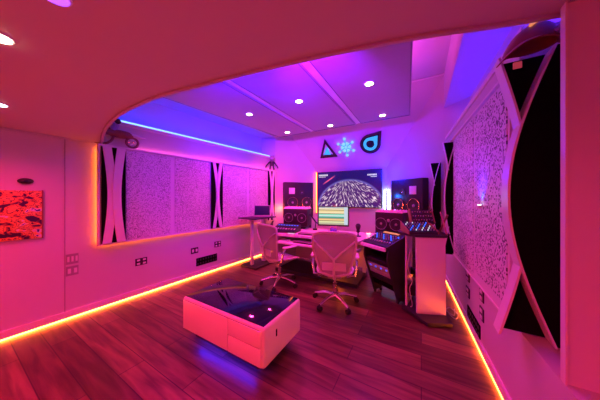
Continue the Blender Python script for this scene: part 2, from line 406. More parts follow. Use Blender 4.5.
b.bm.faces.new(first); b.bm.faces.new(list(reversed(prev)))
sof = struct(b.build('ceiling_soffit', 'soffit', smooth=False)); sof.name = 'ceiling_near'
# raised lip following the soffit edge
b = MB(); prev = None
for p, q in zip(cvs, cvs[1:]+[cvs[-1]+(cvs[-1]-cvs[-2])]):
    t = (q-p).normalized(); n = Vector((-t.y, t.x)); z = sz(p.x)
    i0 = p+n*0.003; i1 = p+n*0.028
    row = [b.bm.verts.new((i0.x, i0.y, z-0.012)), b.bm.verts.new((i1.x, i1.y, z-0.012)), b.bm.verts.new((i1.x, i1.y, z+0.10)), b.bm.verts.new((i0.x, i0.y, z+0.10))]
    if prev:
        for a in range(4): b.bm.faces.new((prev[a], row[a], row[(a+1) % 4], prev[(a+1) % 4]))
    else: b.bm.faces.new(row)
    prev = row
b.bm.faces.new(list(reversed(prev)))
struct(b.build('trim_1', 'wall', smooth=False))
# crown strip at top of near left wall and vertical joint
def wall_box(name, side, y0, y1, z0, z1, d0, d1, mat, parent=None, smooth=False):
    """box lying on a side wall: protrudes from d0 to d1 metres into the room"""
    f = (lambda y, d: PL(y)+d) if side == 'L' else (lambda y, d: PR(y)-d)
    return MB().prism([(f(y0, d0), y0), (f(y1, d0), y1), (f(y1, d1), y1), (f(y0, d1), y0)], 'z', z0, z1).build(name, mat, parent, smooth)
struct(wall_box('trim_2', 'L', -1.5, 1.06, 2.185, 2.21, 0, 0.03, 'soffit'))
struct(wall_box('trim_3', 'L', 0.772, 0.780, 0.1, 2.185, 0, 0.004, 'grey'))
struct(wall_box('baseboard_left', 'L', YB+0.01, 4.6, 0.022, 0.10, 0, 0.018, 'satin'))
struct(wall_box('baseboard_right', 'R', YB+0.01, 4.6, 0.022, 0.10, 0, 0.018, 'satin'))
# end post of the right wall bay, closing plate
b = MB(); b.box((0.815, 1.465, 1.51), (0.47, 0.03, 1.75)); struct(b.build('trim_4', 'satin', smooth=False))
b = MB(); b.box((0.574, 1.456, 1.51), (0.008, 0.04, 1.75)); struct(b.build('trim_5', 'white', smooth=False))
struct(wall_box('trim_8', 'R', 3.90, 4.6, 2.325, 2.345, 0.0, 0.045, 'satin'))
struct(MB().box((0.105, 4.655, 3.735), (0.53, 0.02, 0.02)).build('trim_9', 'white', None, False))
struct(MB().box((0.372, 4.655, 3.43), (0.016, 0.016, 0.62)).build('trim_10', 'white', None, False))
# ledge lips of the coves
struct(wall_box('trim_6', 'L', 1.0, 4.6, 2.50, 2.552, 0, 0.012, 'satin'))
struct(wall_box('trim_7', 'R', 1.82, 4.6, 2.50, 2.552, 0, 0.012, 'satin'))

# ================================================================== LED STRIPS
tag(wall_box('led_strip', 'L', -1.5, 4.55, 0.004, 0.020, 0.002, 0.016, 'led_floor'), 'glowing amber light strip along the foot of the left wall', 'light strip')
tag(wall_box('led_strip', 'R', -1.5, 4.55, 0.004, 0.020, 0.002, 0.016, 'led_floor'), 'glowing amber light strip along the foot of the right wall', 'light strip')
tag(wall_box('led_strip', 'L', 1.0, 4.5, 2.553, 2.580, -0.012, -0.002, 'led_blue'), 'thin pale blue light strip glowing on the left cove ledge', 'light strip')

# ================================================================== LEFT WALL ACOUSTIC BAY
bay = thing('sound_absorber', 'long framed perforated panel band on the left wall between wavy fins', 'acoustic panel')
wall_box('frame', 'L', 1.045, 4.62, 0.852, 2.18, 0.045, 0.075, 'satin', bay)
wall_box('frame_rail', 'L', 1.045, 4.62, 2.155, 2.18, 0.075, 0.105, 'satin', bay)
wall_box('frame_rail', 'L', 1.045, 4.62, 0.852, 0.872, 0.075, 0.105, 'satin', bay)
wall_box('frame_rail', 'L', 1.045, 1.06, 0.872, 2.155, 0.075, 0.105, 'satin', bay)
for y0, y1 in ((1.345, 1.93), (2.00, 2.63), (2.93, 3.58), (3.65, 4.24)):
    wall_box('perforated_board', 'L', y0, y1, 0.885, 2.145, 0.075, 0.082, 'perf_l', bay)
wall_box('mounting_batten', 'L', 1.12, 4.55, 0.93, 2.10, 0.0, 0.045, 'dark', bay)
g = 'amber light strips behind the left acoustic panel'
tag(wall_box('led_strip', 'L', 1.06, 1.075, 0.89, 2.14, 0.012, 0.03, 'led_amber'), 'upright amber light strip hidden behind the near end of the left panel band', 'light strip', g)
tag(wall_box('led_strip', 'L', 1.08, 4.58, 0.865, 0.88, 0.012, 0.03, 'led_amber'), 'amber light strip glowing along the underside of the left panel band', 'light strip', g)
tag(wall_box('led_strip', 'L', 1.5, 4.58, 2.152, 2.166, 0.012, 0.03, 'led_pink'), 'pink light strip glowing along the top of the left panel band', 'light strip', g)

def fin(name, label, loc, rz, w, h, A, B, depth, rw, bl, group, back_left=None):
    """flat fin in its local x-z plane facing -y. A/B: (x_end, bulge). black panel plus two curved ribbons"""
    t = thing(name, label, 'acoustic fin', loc, rz, group)
    n = 28
    fa = lambda p: A[0]+A[1]*math.cos(PI*p/2); fb = lambda p: B[0]+B[1]*math.cos(PI*p/2)
    ps = [-1+2*i/n for i in range(n+1)]; hz = h/2
    left = [((min(fa(p), fb(p)) if bl is None else bl), hz+p*hz) for p in ps]
    b = MB(); pts = left + [(w, h), (w, 0)]
    if bl is None:
        b.prism(pts, 'y', depth-0.012, depth); b.build('black_backing', 'black', t, False)
        b = MB().prism([(fb(p)+rw/2, hz+p*hz) for p in ps]+[(w+0.001, h), (w+0.001, 0)], 'y', 0.0, 0.012); b.build('black_front_panel', 'black', t, False)
    else:
        b.prism(pts, 'y', 0.0, 0.02); b.build('black_backing', 'black', t, False)
    for f in (fa, fb):
        b = MB(); prev = None
        for p in ps:
            x = f(p); z = hz+p*hz
            if bl is None and f is fa and fa(p) > fb(p)+0.015:
                if prev:
                    b.bm.faces.new(list(reversed(prev))); b.build('curved_ribbon', 'white', t, False); b = MB()
                prev = None; continue
            row = [b.bm.verts.new(v) for v in ((x-rw/2, -0.008-(0.012 if f is fb else 0), z), (x+rw/2, -0.008-(0.012 if f is fb else 0), z), (x+rw/2, depth, z), (x-rw/2, depth, z))]
            if prev:
                for a in range(4): b.bm.faces.new((prev[a], row[a], row[(a+1) % 4], prev[(a+1) % 4]))
            else: b.bm.faces.new(row)
            prev = row
        b.bm.faces.new(list(reversed(prev)))
        b.build('curved_ribbon', 'white', t, False)
    return t
# fins lying against the left panel (local x runs along the wall)
gl = 'wavy fins on the left panel band'
for y0, y1, lab in ((1.075, 1.325, 'wavy black and white fin at the near end of the left panel band'),
                    (2.655, 2.905, 'wavy black and white fin midway along the left panel band'),
                    (4.27, 4.52, 'wavy black and white fin beside the front corner, behind the laptop')):
    w_ = y1-y0
    fin('acoustic_fin', lab, (PL(y0)+0.118, y0, 0.875), PI/2-AL, w_, 1.275, (0.05, 0.05 if y0 < 2 else 0.075), (w_-0.05, -0.05 if y0 < 2 else -0.075), 0.015, 0.092 if y0 < 2 else 0.066, 0.0, gl)
# fins standing out from the right wall
gr = 'wavy fins standing out from the right wall'
nf = fin('acoustic_fin', 'tall wavy black fin nearest the camera on the right wall, under the helmet', (0.42, 1.75, 0.645), 0, 0.29, 1.71, (0.0, 0.135), (0.235, -0.196), 0.10, 0.012, None, gr)
fin('acoustic_fin', 'middle wavy black fin at the far end of the right perforated panel', (0.285, 3.835, 0.62), 0, 0.165, 1.69, (0.0, 0.10), (0.155, -0.135), 0.05, 0.012, None, gr)
fin('acoustic_fin', 'farthest wavy black fin on the right, behind the keyboard stack', (0.145, 4.66, 0.62), 0, 0.17, 1.50, (0.0, 0.09), (0.15, -0.12), 0.05, 0.012, None, gr)
tag(MB().box((0, 0, 0), (0.04, 0.008, 0.04), bev=0.003).build('badge', 'ind_red', None, loc=(0.50, 1.744, 2.285)), 'small red emblem on the near right fin below the helmet', 'badge')

# ================================================================== RIGHT WALL PANEL
rb = thing('sound_absorber', 'big perforated board in a white frame on the right wall', 'acoustic panel')
wall_box('frame', 'R', 1.95, 3.80, 0.64, 2.34, 0.0, 0.02, 'satin', rb)
wall_box('frame_rail', 'R', 1.95, 3.80, 2.325, 2.345, 0.0, 0.045, 'satin', rb)
wall_box('frame_rail', 'R', 1.95, 3.80, 0.64, 0.652, 0.02, 0.03, 'white', rb)
wall_box('perforated_board', 'R', 1.98, 2.72, 0.74, 2.30, 0.02, 0.026, 'perf_r', rb)
wall_box('perforated_board', 'R', 2.79, 3.78, 0.70, 2.30, 0.02, 0.026, 'perf_r', rb)
# uplight on the right panel
u = thing('wall_uplight', 'small blue and white uplight glowing on the right perforated panel', 'wall light', (PR(2.48)-0.03, 2.48, 1.405))
MB().cyl((-0.02, 0, -0.02), (-0.02, 0, 0.012), 0.018).build('housing', 'satin', u)
MB().cyl((-0.02, 0, 0.0125), (-0.02, 0, 0.016), 0.015).build('bulb', 'lamp_bluewhite', u)
spot('uplight_beam', (PR(2.48)-0.075, 2.48, 1.44), (PR(2.48)+0.03, 2.53, 1.90), 13, (0.0, 0.015, 1.0), 95, 0.6, 0.01)

# ================================================================== WALL PLATES
def plate(name, label, cat, side, y0, y1, z0, z1, mat, n, inner, grp=None, m2='ind_pink', rows=1):
    t = thing(name, label, cat, (0, 0, 0), 0, grp)
    wall_box('cover_plate', side, y0, y1, z0, z1, 0, 0.008, mat, t)
    for r in range(rows):
        for k in range(n):
            a = y0+(y1-y0)*(k+0.25)/n; c = y0+(y1-y0)*(k+0.75)/n
            za = z0+(z1-z0)*(r+0.25)/rows; zc = z0+(z1-z0)*(r+0.75)/rows
            wall_box(inner, side, a, c, za, zc, 0.008, 0.013, m2, t)
    return t
plate('switch_plate', 'upper grey switch plate of the two near the wall seam', 'switch plate', 'L', 0.785, 0.89, 0.665, 0.79, 'grey', 3, 'switch', m2='satin')
plate('switch_plate', 'lower grey switch plate of the two near the wall seam', 'switch plate', 'L', 0.785, 0.89, 0.525, 0.64, 'grey', 2, 'switch', m2='satin')
plate('wall_outlet', 'dark double socket under the near half of the left panel band', 'outlet', 'L', 1.48, 1.63, 0.455, 0.56, 'dark', 2, 'socket', m2='satin', rows=2)
plate('wall_outlet', 'dark socket above the left end of the black patch plate', 'outlet', 'L', 2.32, 2.455, 0.44, 0.545, 'dark', 2, 'socket', m2='satin')
plate('wall_outlet', 'dark socket up and right of the black patch plate', 'outlet', 'L', 2.80, 2.945, 0.465, 0.575, 'dark', 2, 'socket', m2='satin', rows=2)
plate('patch_plate', 'long black connector plate low on the left wall', 'patch plate', 'L', 2.42, 2.855, 0.19, 0.335, 'black', 8, 'jack', m2='dark', rows=2)
plate('wall_outlet', 'upper left socket of the cluster below the right panel', 'outlet', 'R', 3.02, 3.16, 0.515, 0.625, 'dark', 1, 'socket', m2='satin', rows=2)
plate('wall_outlet', 'lower left socket of the cluster below the right panel', 'outlet', 'R', 3.02, 3.16, 0.33, 0.44, 'dark', 1, 'socket', m2='satin', rows=2)
plate('wall_outlet', 'upper right socket of the cluster below the right panel', 'outlet', 'R', 2.54, 2.65, 0.50, 0.62, 'dark', 1, 'socket', m2='satin', rows=2)
plate('wall_outlet', 'lower right socket of the cluster below the right panel', 'outlet', 'R', 2.54, 2.65, 0.32, 0.44, 'dark', 1, 'socket', m2='satin', rows=2)
plate('patch_plate', 'long black connector plate low on the right wall', 'patch plate', 'R', 2.64, 3.10, 0.105, 0.235, 'black', 7, 'jack', m2='dark', rows=2)

# ================================================================== PAINTING, WALL SENSOR
t = thing('painting', 'orange and black abstract painting on the left wall', 'painting')
o = MB().box((0, 0, 0), (0.03, 0.42, 0.53), bev=0.004).build('canvas', 'art', t, True, (PL(0.39)+0.016, 0.392, 1.295), (0, 0, -AL))
MB().box((0.003, 0.21, 0), (0.03, 0.012, 0.54)).build('edge_strip', 'maroon', t, False, (PL(0.39)+0.016, 0.392, 1.295), (0, 0, -AL))
t = thing('wall_sensor', 'small black oval sensor on the left wall above the painting', 'sensor', (PL(0.487), 0.487, 1.663))
MB().ball((0.012, 0, 0), 0.052, (0.6, 1.1, 0.62)).build('body', 'dark', t); MB().ball((0.038, 0, 0), 0.02, (0.6, 1, .6)).build('lens', 'navy', t)

# ================================================================== CEILING PANELS AND DOWNLIGHTS
gp = 'hanging ceiling panels'
def xe(xa, ya, xb, yb, y): return xa+(xb-xa)*(y-ya)/(yb-ya)
Yc0, Yc1 = 0.95, 4.42
xl = lambda y: xe(-3.40, 1.75, -3.13, 4.36, y); xr = lambda y: xe(-0.07, 2.3, -0.18, 4.44, y)
edges = [(xl, lambda y: -2.255), (lambda y: -2.145, lambda y: -1.195), (lambda y: -1.085, xr)]
labs = ['left hanging ceiling panel beside the blue cove', 'middle hanging ceiling panel', 'right hanging ceiling panel beside the open pink tray']
for (ea, eb), lab in zip(edges, labs):
    t = thing('ceiling_panel', lab, 'ceiling panel', (0, 0, 0), 0, gp)
    P = [(ea(Yc0), Yc0), (ea(Yc1), Yc1), (eb(Yc1), Yc1), (eb(Yc0), Yc0)]
    MB().prism(P, 'z', 3.00, 3.09).build('panel', 'cloud', t, False)
    c = MB()
    for i in range(4):
        a = Vector((*P[i], 2.996)); d = Vector((*P[(i+1) % 4], 2.996)); ce = Vector(((P[0][0]+P[2][0])/2, (P[0][1]+P[2][1])/2, 2.996))
        ia = a+(ce-a).normalized()*0.04; idd = d+(ce-d).normalized()*0.04
        c.poly([ia, idd, idd+(ce-idd).normalized()*0.012, ia+(ce-ia).normalized()*0.012], 0.004, (0, 0, 1))
    c.build('edge_reveal', 'dark', t, False)
for nm, xa in (('lit_slot_strip', -2.2), ('lit_slot_strip', -1.14)):  # white strips stand in for the brightly lit gaps between the panels
    tag(MB().box((xa, 2.68, 3.05), (0.108, 3.48, 0.06)).build(nm, 'white', None, False), 'slim pale strip standing for the lit slot between the %s ceiling panels' % ('left and middle' if xa < -2 else 'middle and right'), 'lit slot strip', 'strips standing for the lit slots between the ceiling panels')
dl = []
names = {(-2.72, 2.86): 'near round downlight in the left ceiling panel', (-2.72, 4.12): 'far round downlight in the left ceiling panel',
         (-1.67, 2.86): 'near round downlight in the middle ceiling panel', (-1.67, 4.18): 'far round downlight in the middle ceiling panel',
         (-0.60, 2.88): 'near round downlight in the right ceiling panel', (-0.62, 4.13): 'far round downlight in the right ceiling panel'}
def ring(b, r0, r1, z0, z1, n=28):
    return b.lathe([(r0, z0), (r1, z0), (r1, z1), (r0, z1)], n)
for (x, y), lab in names.items():
    t = thing('downlight', lab, 'downlight', (x, y, 3.0), 0, 'downlights in the ceiling panels')
    MB().lathe([(0.05, -0.009), (0.066, -0.007), (0.07, 0.0)], 28).build('trim_ring', 'satin', t)
    MB().lathe([(0.001, -0.012), (0.05, -0.012), (0.05, -0.009)], 28).build('bulb', 'lamp_white' if x < -1 else 'lamp_warm', t)
    spot('downlight_beam', (x, y, 2.97), (x, y, 0), (115, 75)[x > -1] if y < 4 else (115, 35)[x > -1], (1.0, 0.016, 0.22), 122, 0.7, 0.05)
# downlights in the low soffit on the left
for x, y, mt, lab in ((-1.80, 0.150, 'lamp_warm', 'warm glowing downlight in the low red ceiling at the left edge'), (-2.92, 0.245, 'lamp_bluewhite', 'blue-white downlight in the low red ceiling above the painting'),
                      (-1.275, 0.235, 'lamp_violet', 'violet downlight in the low red ceiling at the top edge')):
    t = thing('downlight', lab, 'downlight', (x, y, sz(x)), 0, 'downlights in the low ceiling')
    MB().lathe([(0.044, -0.006), (0.052, -0.005), (0.056, 0.012)], 28).build('trim_ring', 'satin', t)
    MB().lathe([(0.001, -0.010), (0.044, -0.010), (0.044, -0.006)], 28).build('bulb', mt, t)
spot('low_ceiling_spot', (-0.35, -0.2, 2.30), (-0.3, 2.2, 0.3), 85, (1.0, 0.03, 0.12), 80, 0.9, 0.05)  # unseen spot without a fixture, added to brighten coffee table and pedestal stand
spot('low_ceiling_spot', (-1.88, 0.15, 2.24), (-1.88, .15, 0), 70, (1.0, 0.014, 0.10), 150, 0.9, 0.05)
spot('low_ceiling_spot', (-3.01, 0.245, 2.18), (-3.01, .245, 0), 70, (1.0, 0.014, 0.14), 150, 0.9, 0.05)

# ================================================================== FRONT WALL: TV, NEON LOGOS, LIGHT BARS, MAIN SPEAKERS
tv = thing('television', 'large wall television showing a planet with white light streaks', 'television', (-1.755, 5.60, 1.69))
MB().box((0, 0.02, 0), (1.80, 0.05, 1.0), bev=0.008).build('bezel', 'dark', tv)
MB().box((0, 0, 0), (1.76, 0.006, 0.96)).build('screen', 'tv', tv, False, (0, -0.009, 0))
b = MB()
x = -0.82
for k in range(8):
    b.box((x, 0, 0.405), (0.028, 0.004, 0.045)); x += 0.036
x = -0.82
for k in range(9):
    b.box((x, 0, 0.355), (0.015, 0.004, 0.02)); x += 0.024
b.build('caption', 'ind_white', tv, False, (0, -0.016, 0))
b = MB(); x = 0.56
for k in range(7):
    b.box((x, 0, 0.36), (0.026, 0.004, 0.04)); x += 0.034
x = 0.64
for k in range(6):
    b.box((x, 0, 0.31), (0.018, 0.004, 0.02)); x += 0.026
b.build('caption', 'ind_white', tv, False, (0, -0.016, 0))
MB().box((0, 0.07, 0), (0.5, 0.06, 0.4)).build('wall_mount', 'dark', tv, False)
# raked centre wall frame: origin, normal
pA = Vector((*FL1, 2.22)); pB = Vector((*FR1, 2.23)); up = (Vector((*FR0, ZT))-pB); up = Vector((0, up.y, up.z)).normalized()
nrm = Vector((1, 0, 0)).cross(up)   # faces -y / -z side
if nrm.y > 0: nrm = -nrm
ROTW = Matrix((Vector((1, 0, 0)), -nrm, up)).transposed().to_4x4()   # local: x right, -y out of wall, z up the rake
def on_rake(px, py):
    f = 210; A = math.radians(30); u_ = (px-300)/f; v_ = (196-py)/f
    d = Vector((u_*math.cos(A)-math.sin(A), u_*math.sin(A)+math.cos(A), v_)); o_ = Vector((0, 0, 1.5))
    s = (pB-o_).dot(nrm)/d.dot(nrm); return o_+d*s, s
def sign(name, label, loc):
    t = thing(name, label, 'neon sign', loc); t.rotation_euler = ROTW.to_euler(); return t
# triangle
L1 = Vector((-2.27, 5.20, 2.81))
def raked(x, z):
    s = (z-2.22)/up.z; return Vector((x, 5.70+up.y*s, z))+nrm*0.03
p, s_ = on_rake(327.5, 150); t = sign('neon_sign', 'triangular dark sign with a cyan arrow above the television', p+nrm*0.03)
S = s_/210*1.1
tri = lambda r: [(-r, -r*0.8), (r, -r*0.8), (0, r*1.25)]
b = MB(); o_ = tri(8.3*S); i_ = tri(5.4*S)
for k in range(3): b.prism([o_[k], o_[(k+1) % 3], i_[(k+1) % 3], i_[k]], 'y', -0.02, 0.02)
b.build('outer_frame', 'dark', t, False)
b = MB(); b.prism([(x*S, z*S) for x, z in ((-4.2, -3.6), (2.6, -4.2), (1.3, -0.6), (0.6, 3.0), (-1.6, -0.2))], 'y', -0.012, 0.01); b.build('cyan_arrow', 'cyan', t, False)
MB().prism([(-4.5*S, -4.8*S), (4*S, -5*S), (4*S, -4.5*S), (-4.5*S, -4.3*S)], 'y', -0.012, 0.01).build('lower_bar', 'satin', t, False)
# dots
p, s_ = on_rake(346.3, 146.6); t = sign('neon_sign', 'snowflake-like cluster of glowing white and blue dots above the television', p+nrm*0.03); S = s_/210*1.30
for ra, n_, rr, off in ((0, 1, 1.1, 0), (2.9, 6, 1.15, 0.5), (6.3, 6, 1.05, 0)):
    for k in range(n_):
        a = 2*PI*(k+off)/6+PI/6
        MB().cyl((ra*S*math.cos(a), -0.03, ra*S*math.sin(a)*1.05), (ra*S*math.cos(a), -0.01, ra*S*math.sin(a)*1.05), rr*S, 10).build('glowing_dot', 'neon_white', t)
for k in range(3):
    a = PI*k/3+PI/6
    MB().tube([(-6.3*S*math.cos(a), -0.016, -6.3*S*math.sin(a)*1.05), (6.3*S*math.cos(a), -0.016, 6.3*S*math.sin(a)*1.05)], 0.35*S, 6).build('spoke', 'cyan', t)
# drop with pointed top-right corner
p, s_ = on_rake(370.5, 143.5); t = sign('neon_sign', 'cyan ring in a dark drop-shaped sign with a pointed corner, above the television', p+nrm*0.03); S = s_/210*1.1
def drop(r, k=1.35):
    pts = []
    for i in range(0, 25):
        a = PI/2+i/24*(1.5*PI); pts.append((r*math.cos(a), r*math.sin(a)))
    pts.append((r*k*0.86, r*k*0.86)); return pts
def ringp(o1, i1, name, mat, y0, y1):
    b = MB(); n = len(o1)
    for k in range(n): b.prism([o1[k], o1[(k+1) % n], i1[(k+1) % n], i1[k]], 'y', y0, y1)
    b.build(name, mat, t, False)
ringp(drop(9.0*S), drop(7.3*S), 'outer_frame', 'dark', -0.02, 0.02)
MB().prism(drop(7.3*S), 'y', 0.0, 0.01).build('backing', 'navy', t, False)
ringp(drop(6.0*S), drop(3.6*S, 1.0), 'cyan_ring', 'cyan', -0.025, 0.0)

for q in ((327.5, 150), (346.3, 146.6), (370.5, 143.5)):
    p, s_ = on_rake(*q); point('sign_halo', p+nrm*0.016, 2.2, (0.0, 0.04, 1.0), 0.01)
# light bars each side of the TV
t = thing('light_bar', 'bright blue-white upright light bar right of the television', 'light bar', (-0.745, 5.60, 1.02))
MB().box((0, 0, 0.36), (0.11, 0.02, 0.56), bev=0.005).build('lens', 'lamp_bluewhite', t); MB().box((0, -0.02, 0.35), (0.03, 0.02, 0.54)).build('front_cover', 'grey', t, False)
t = thing('light_bar', 'amber upright light bar in the gap left of the television', 'light bar', (-2.69, 5.645, 0.7))
MB().box((0, -0.01, 0.9), (0.02, 0.02, 1.2), bev=0.004).build('lens', 'led_amber', t)
MB().box((0, 0.01, 0.9), (0.03, 0.02, 1.24)).build('housing', 'dark', t, False)
point('blue_wash', (-0.80, 5.28, 2.05), 34, (0.0, 0.012, 1.0), 0.04)
point('blue_wash', (-0.55, 5.20, 1.5), 5, (0.01, 0.15, 1.0), 0.04)

def woofer(b_, r): return b_
def speaker_big(label, c, rz, swap):
    t = thing('main_speaker', label, 'speaker', c, rz, 'large main speakers in the front corners')
    W, D, H_ = 0.86, 0.16, 0.98
    MB().box((0, 0, H_/2), (W, D, H_), bev=0.012).build('cabinet', 'cabinet', t)
    fx = -D/2
    Mx = Matrix.Rotation(PI/2, 4, 'X')
    for sx in (-0.20, 0.22):
        m4 = Matrix.Translation((sx, fx-0.001, 0.42)) @ Mx
        wo = MB().lathe([(0.155, 0.0), (0.155, 0.012), (0.135, 0.014), (0.125, 0.004), (0.05, -0.03), (0.04, -0.022), (0.001, -0.012)], 28, m4).build('woofer', 'cone', t)
        MB().tube([(sx+0.145*math.cos(2*PI*k/28), fx-0.012, 0.42+0.145*math.sin(2*PI*k/28)) for k in range(28)], 0.008, 6, True).build('rim', 'copper', wo)
        MB().ball((sx, fx-0.006, 0.42), 0.032, (1, .6, 1)).build('dust_cap', 'grey', wo)
    sx = 0.08 if not swap else -0.08
    m4 = Matrix.Translation((sx, fx-0.001, 0.70)) @ Mx
    tw = MB().lathe([(0.07, 0), (0.07, 0.008), (0.055, 0.006), (0.02, -0.02), (0.001, -0.02)], 24, m4).build('tweeter', 'cone', t)
    MB().ball((sx, fx-0.004, 0.70), 0.02, (1, .5, 1)).build('dome', 'metal', tw)
    MB().box((-0.22 if not swap else 0.2, fx-0.006, 0.74), (0.17, 0.012, 0.17), bev=0.003).build('badge_plate', 'satin', t)
    MB().box((0, 0, -0.45), (W*0.9, D*0.8, 0.9), bev=0.01).build('plinth', 'dark', t)
    return t
mid = lambda a, b_, t_: (a[0]+(b_[0]-a[0])*t_, a[1]+(b_[1]-a[1])*t_)
cL = mid(FL0, FL1, 0.50); angL = math.atan2(FL1[1]-FL0[1], FL1[0]-FL0[0]); nl = (math.sin(angL), -math.cos(angL))
speaker_big('large dark main speaker left of the television', (cL[0]+nl[0]*0.10, cL[1]+nl[1]*0.10, 0.9), angL, False)
cR = mid(FR0, FR1, 0.49); angR = math.atan2(FR0[1]-FR1[1], FR0[0]-FR1[0]); nr = (math.sin(angR), -math.cos(angR))
speaker_big('large blue-lit main speaker in the right front corner', (cR[0]+nr[0]*0.10, cR[1]+nr[1]*0.10, 0.88), angR, True)

# ================================================================== DESK
desk = thing('studio_desk', 'wide white studio desk with keyboard tray and shelves', 'desk', (-1.5, 3.75, 0))
def desk_pts():
    pts = [(-1.14, 0.50), (-1.20, 0.10), (-1.12, -0.36)]
    for k in range(9):
        a = k/8; pts.append((-1.05+1.68*a, -0.47+0.05*math.sin(PI*a)))
    pts += [(0.68, -0.10), (1.06, 0.22), (1.10, 0.50)]
    return pts
MB().prism(desk_pts(), 'z', 0.735, 0.775).build('worktop', 'white', desk, False)
MB().prism([(-0.85, -0.62), (0.62, -0.62), (0.66, -0.30), (-0.90, -0.30)], 'z', 0.63, 0.655).build('keyboard_tray', 'white', desk, False)
MB().box((0.57, 0.30, 0.367), (0.06, 0.06, 0.735)).build('rear_leg', 'satin', desk, False)
for sx in (-1.02, -0.1):
    MB().prism([(-0.30, 0.03), (0.40, 0.03), (0.40, 0.735), (-0.40, 0.735)], 'x', sx-0.02, sx+0.02).build('side_support', 'satin', desk, False)
for sx, ww in ((-0.56, 0.86), (0.26, 0.68)):
    MB().box((sx, 0.02, 0.56), (ww, 0.5, 0.02)).build('shelf', 'white', desk, False)
MB().box((-0.16, 0.40, 0.42), (1.70, 0.02, 0.62)).build('back_panel', 'satin', desk, False)
MB().box((-0.56, 0.0, 0.03), (0.96, 0.68, 0.06)).build('foot_rail', 'dark', desk, False)
MB().box((0.27, 0.0, 0.03), (0.66, 0.68, 0.06)).build('foot_rail', 'dark', desk, False)

# monitor
mo = thing('computer_monitor', 'silver-footed computer monitor showing coloured audio tracks', 'monitor', (-1.53, 3.98, 0.775), math.radians(16))
MB().box((0, 0, 0.32), (0.62, 0.022, 0.40), bev=0.006).build('case', 'dark', mo)
MB().box((0, 0, 0), (0.575, 0.004, 0.35)).build('screen', 'daw', mo, False, (0, -0.013, 0.328))
MB().prism([(0.09, 0.0), (0.10, 0.0), (0.03, 0.30), (0.012, 0.30)], 'x', -0.07, 0.07).build('neck', 'metal', mo, False)
MB().box((0, 0.03, 0.005), (0.22, 0.18, 0.01), bev=0.003).build('foot', 'metal', mo)

def nearfield(label, loc, rz, W):
    t = thing('desktop_speaker', label, 'speaker', loc, rz, 'desktop speakers lying on their sides')
    MB().box((0, 0, 0.20), (W, 0.34, 0.38), bev=0.01).build('cabinet', 'cabinet', t)
    Mx = Matrix.Rotation(PI/2, 4, 'X')
    for sx in (-W*0.27, W*0.27):
        m4 = Matrix.Translation((sx, -0.171, 0.19)) @ Mx
        wo = MB().lathe([(0.105, 0), (0.105, 0.01), (0.09, 0.01), (0.03, -0.02), (0.001, -0.015)], 24, m4).build('woofer', 'cone', t)
        MB().ball((sx, -0.17, 0.19), 0.022, (1, .6, 1)).build('dust_cap', 'grey', wo)
        MB().tube([(sx+0.098*math.cos(2*PI*k/24), -0.18, 0.19+0.098*math.sin(2*PI*k/24)) for k in range(24)], 0.004, 6, True).build('rim', 'grey', wo)
    MB().ball((0, -0.17, 0.25), 0.028, (1, .5, 1)).build('tweeter', 'grey', t)
    b = MB()
    for i in range(9):
        for j in range(5):
            x0 = -W/2+W*(i+0.5)/9; y0 = -0.17+0.34*(j+0.5)/5
            b.lathe([(W/18*0.98, 0.391), (0.004, 0.43)], 4, Matrix.Translation((x0, y0, 0)) @ Matrix.Rotation(PI/4, 4, 'Z'))
    b.box((0, 0, 0.389), (W, 0.34, 0.008)); b.build('foam_top', 'satin', t, False)
    for sx in (-1, 1): MB().box((sx*W*0.35, 0, 0.005), (0.08, 0.25, 0.012)).build('rubber_foot', 'rubber', t, False)
    return t
nearfield('dark desktop speaker at the left end of the desk below the main speaker', (-2.44, 4.12, 0.83), math.radians(12), 0.56)
nearfield('dark desktop speaker at the right end of the desk behind the mixing console', (-0.45, 4.02, 0.83), math.radians(-12), 0.46)
for x, y, rz, lab in ((-2.44, 4.12, 12, 'left'), (-0.45, 4.02, -12, 'right')):
    t = thing('speaker_riser', 'low dark riser under the %s desktop speaker' % lab, 'stand', (x, y, 0.0), math.radians(rz), 'risers under the desktop speakers')
    MB().box((0, 0, 0.808), (0.44, 0.30, 0.034), bev=0.004).build('shelf', 'dark', t)
    MB().box((0, 0.0, 0.783), (0.38, 0.22, 0.014)).build('pad', 'rubber', t, False)

# left control surface on a wedge
t = thing('control_surface', 'blue-lit slanted control surface at the left end of the desk', 'audio controller', (-2.38, 3.55, 0.777), math.radians(8))
MB().prism([(-0.16, 0.0), (0.20, 0.0), (0.20, 0.13), (-0.16, 0.02)], 'x', -0.27, 0.25).build('wedge_body', 'dark', t, False)
rt = RX(math.atan2(0.11, 0.36))
MB().box((0, 0.02, 0.082), (0.49, 0.34, 0.008), rt).build('touch_screen', 'navy', t, False)
for k in range(8):
    MB().box((-0.21+0.06*k, -0.05, 0.068), (0.03, 0.05, 0.012), rt, bev=0.002).build('fader', 'brushed', t)
for k in range(8):
    MB().box((-0.21+0.06*k, 0.11, 0.116), (0.035, 0.02, 0.006), rt).build('meter', 'ind_blue', t, False)
t = thing('tablet_stand', 'black folded stand leaning beside the left control surface', 'stand', (-2.82, 3.62, 0.777), math.radians(20))
MB().box((0, 0, 0.085), (0.03, 0.34, 0.02), RX(0.45)).build('arm', 'dark', t, False)
MB().box((0, -0.14, 0.01), (0.12, 0.08, 0.018), bev=0.003).build('foot', 'dark', t)
MB().cyl((0, 0.12, 0.0), (0, 0.12, 0.13), 0.01).build('post', 'dark', t)
t = thing('phone', 'small glowing white phone on the desk before the left control surface', 'phone', (-2.14, 3.37, 0.778), 0.2)
MB().box((0, 0, 0.005), (0.16, 0.08, 0.01), bev=0.003).build('case', 'satin', t); MB().box((0, 0, 0.0105), (0.14, 0.066, 0.002)).build('screen', 'ind_white', t, False)

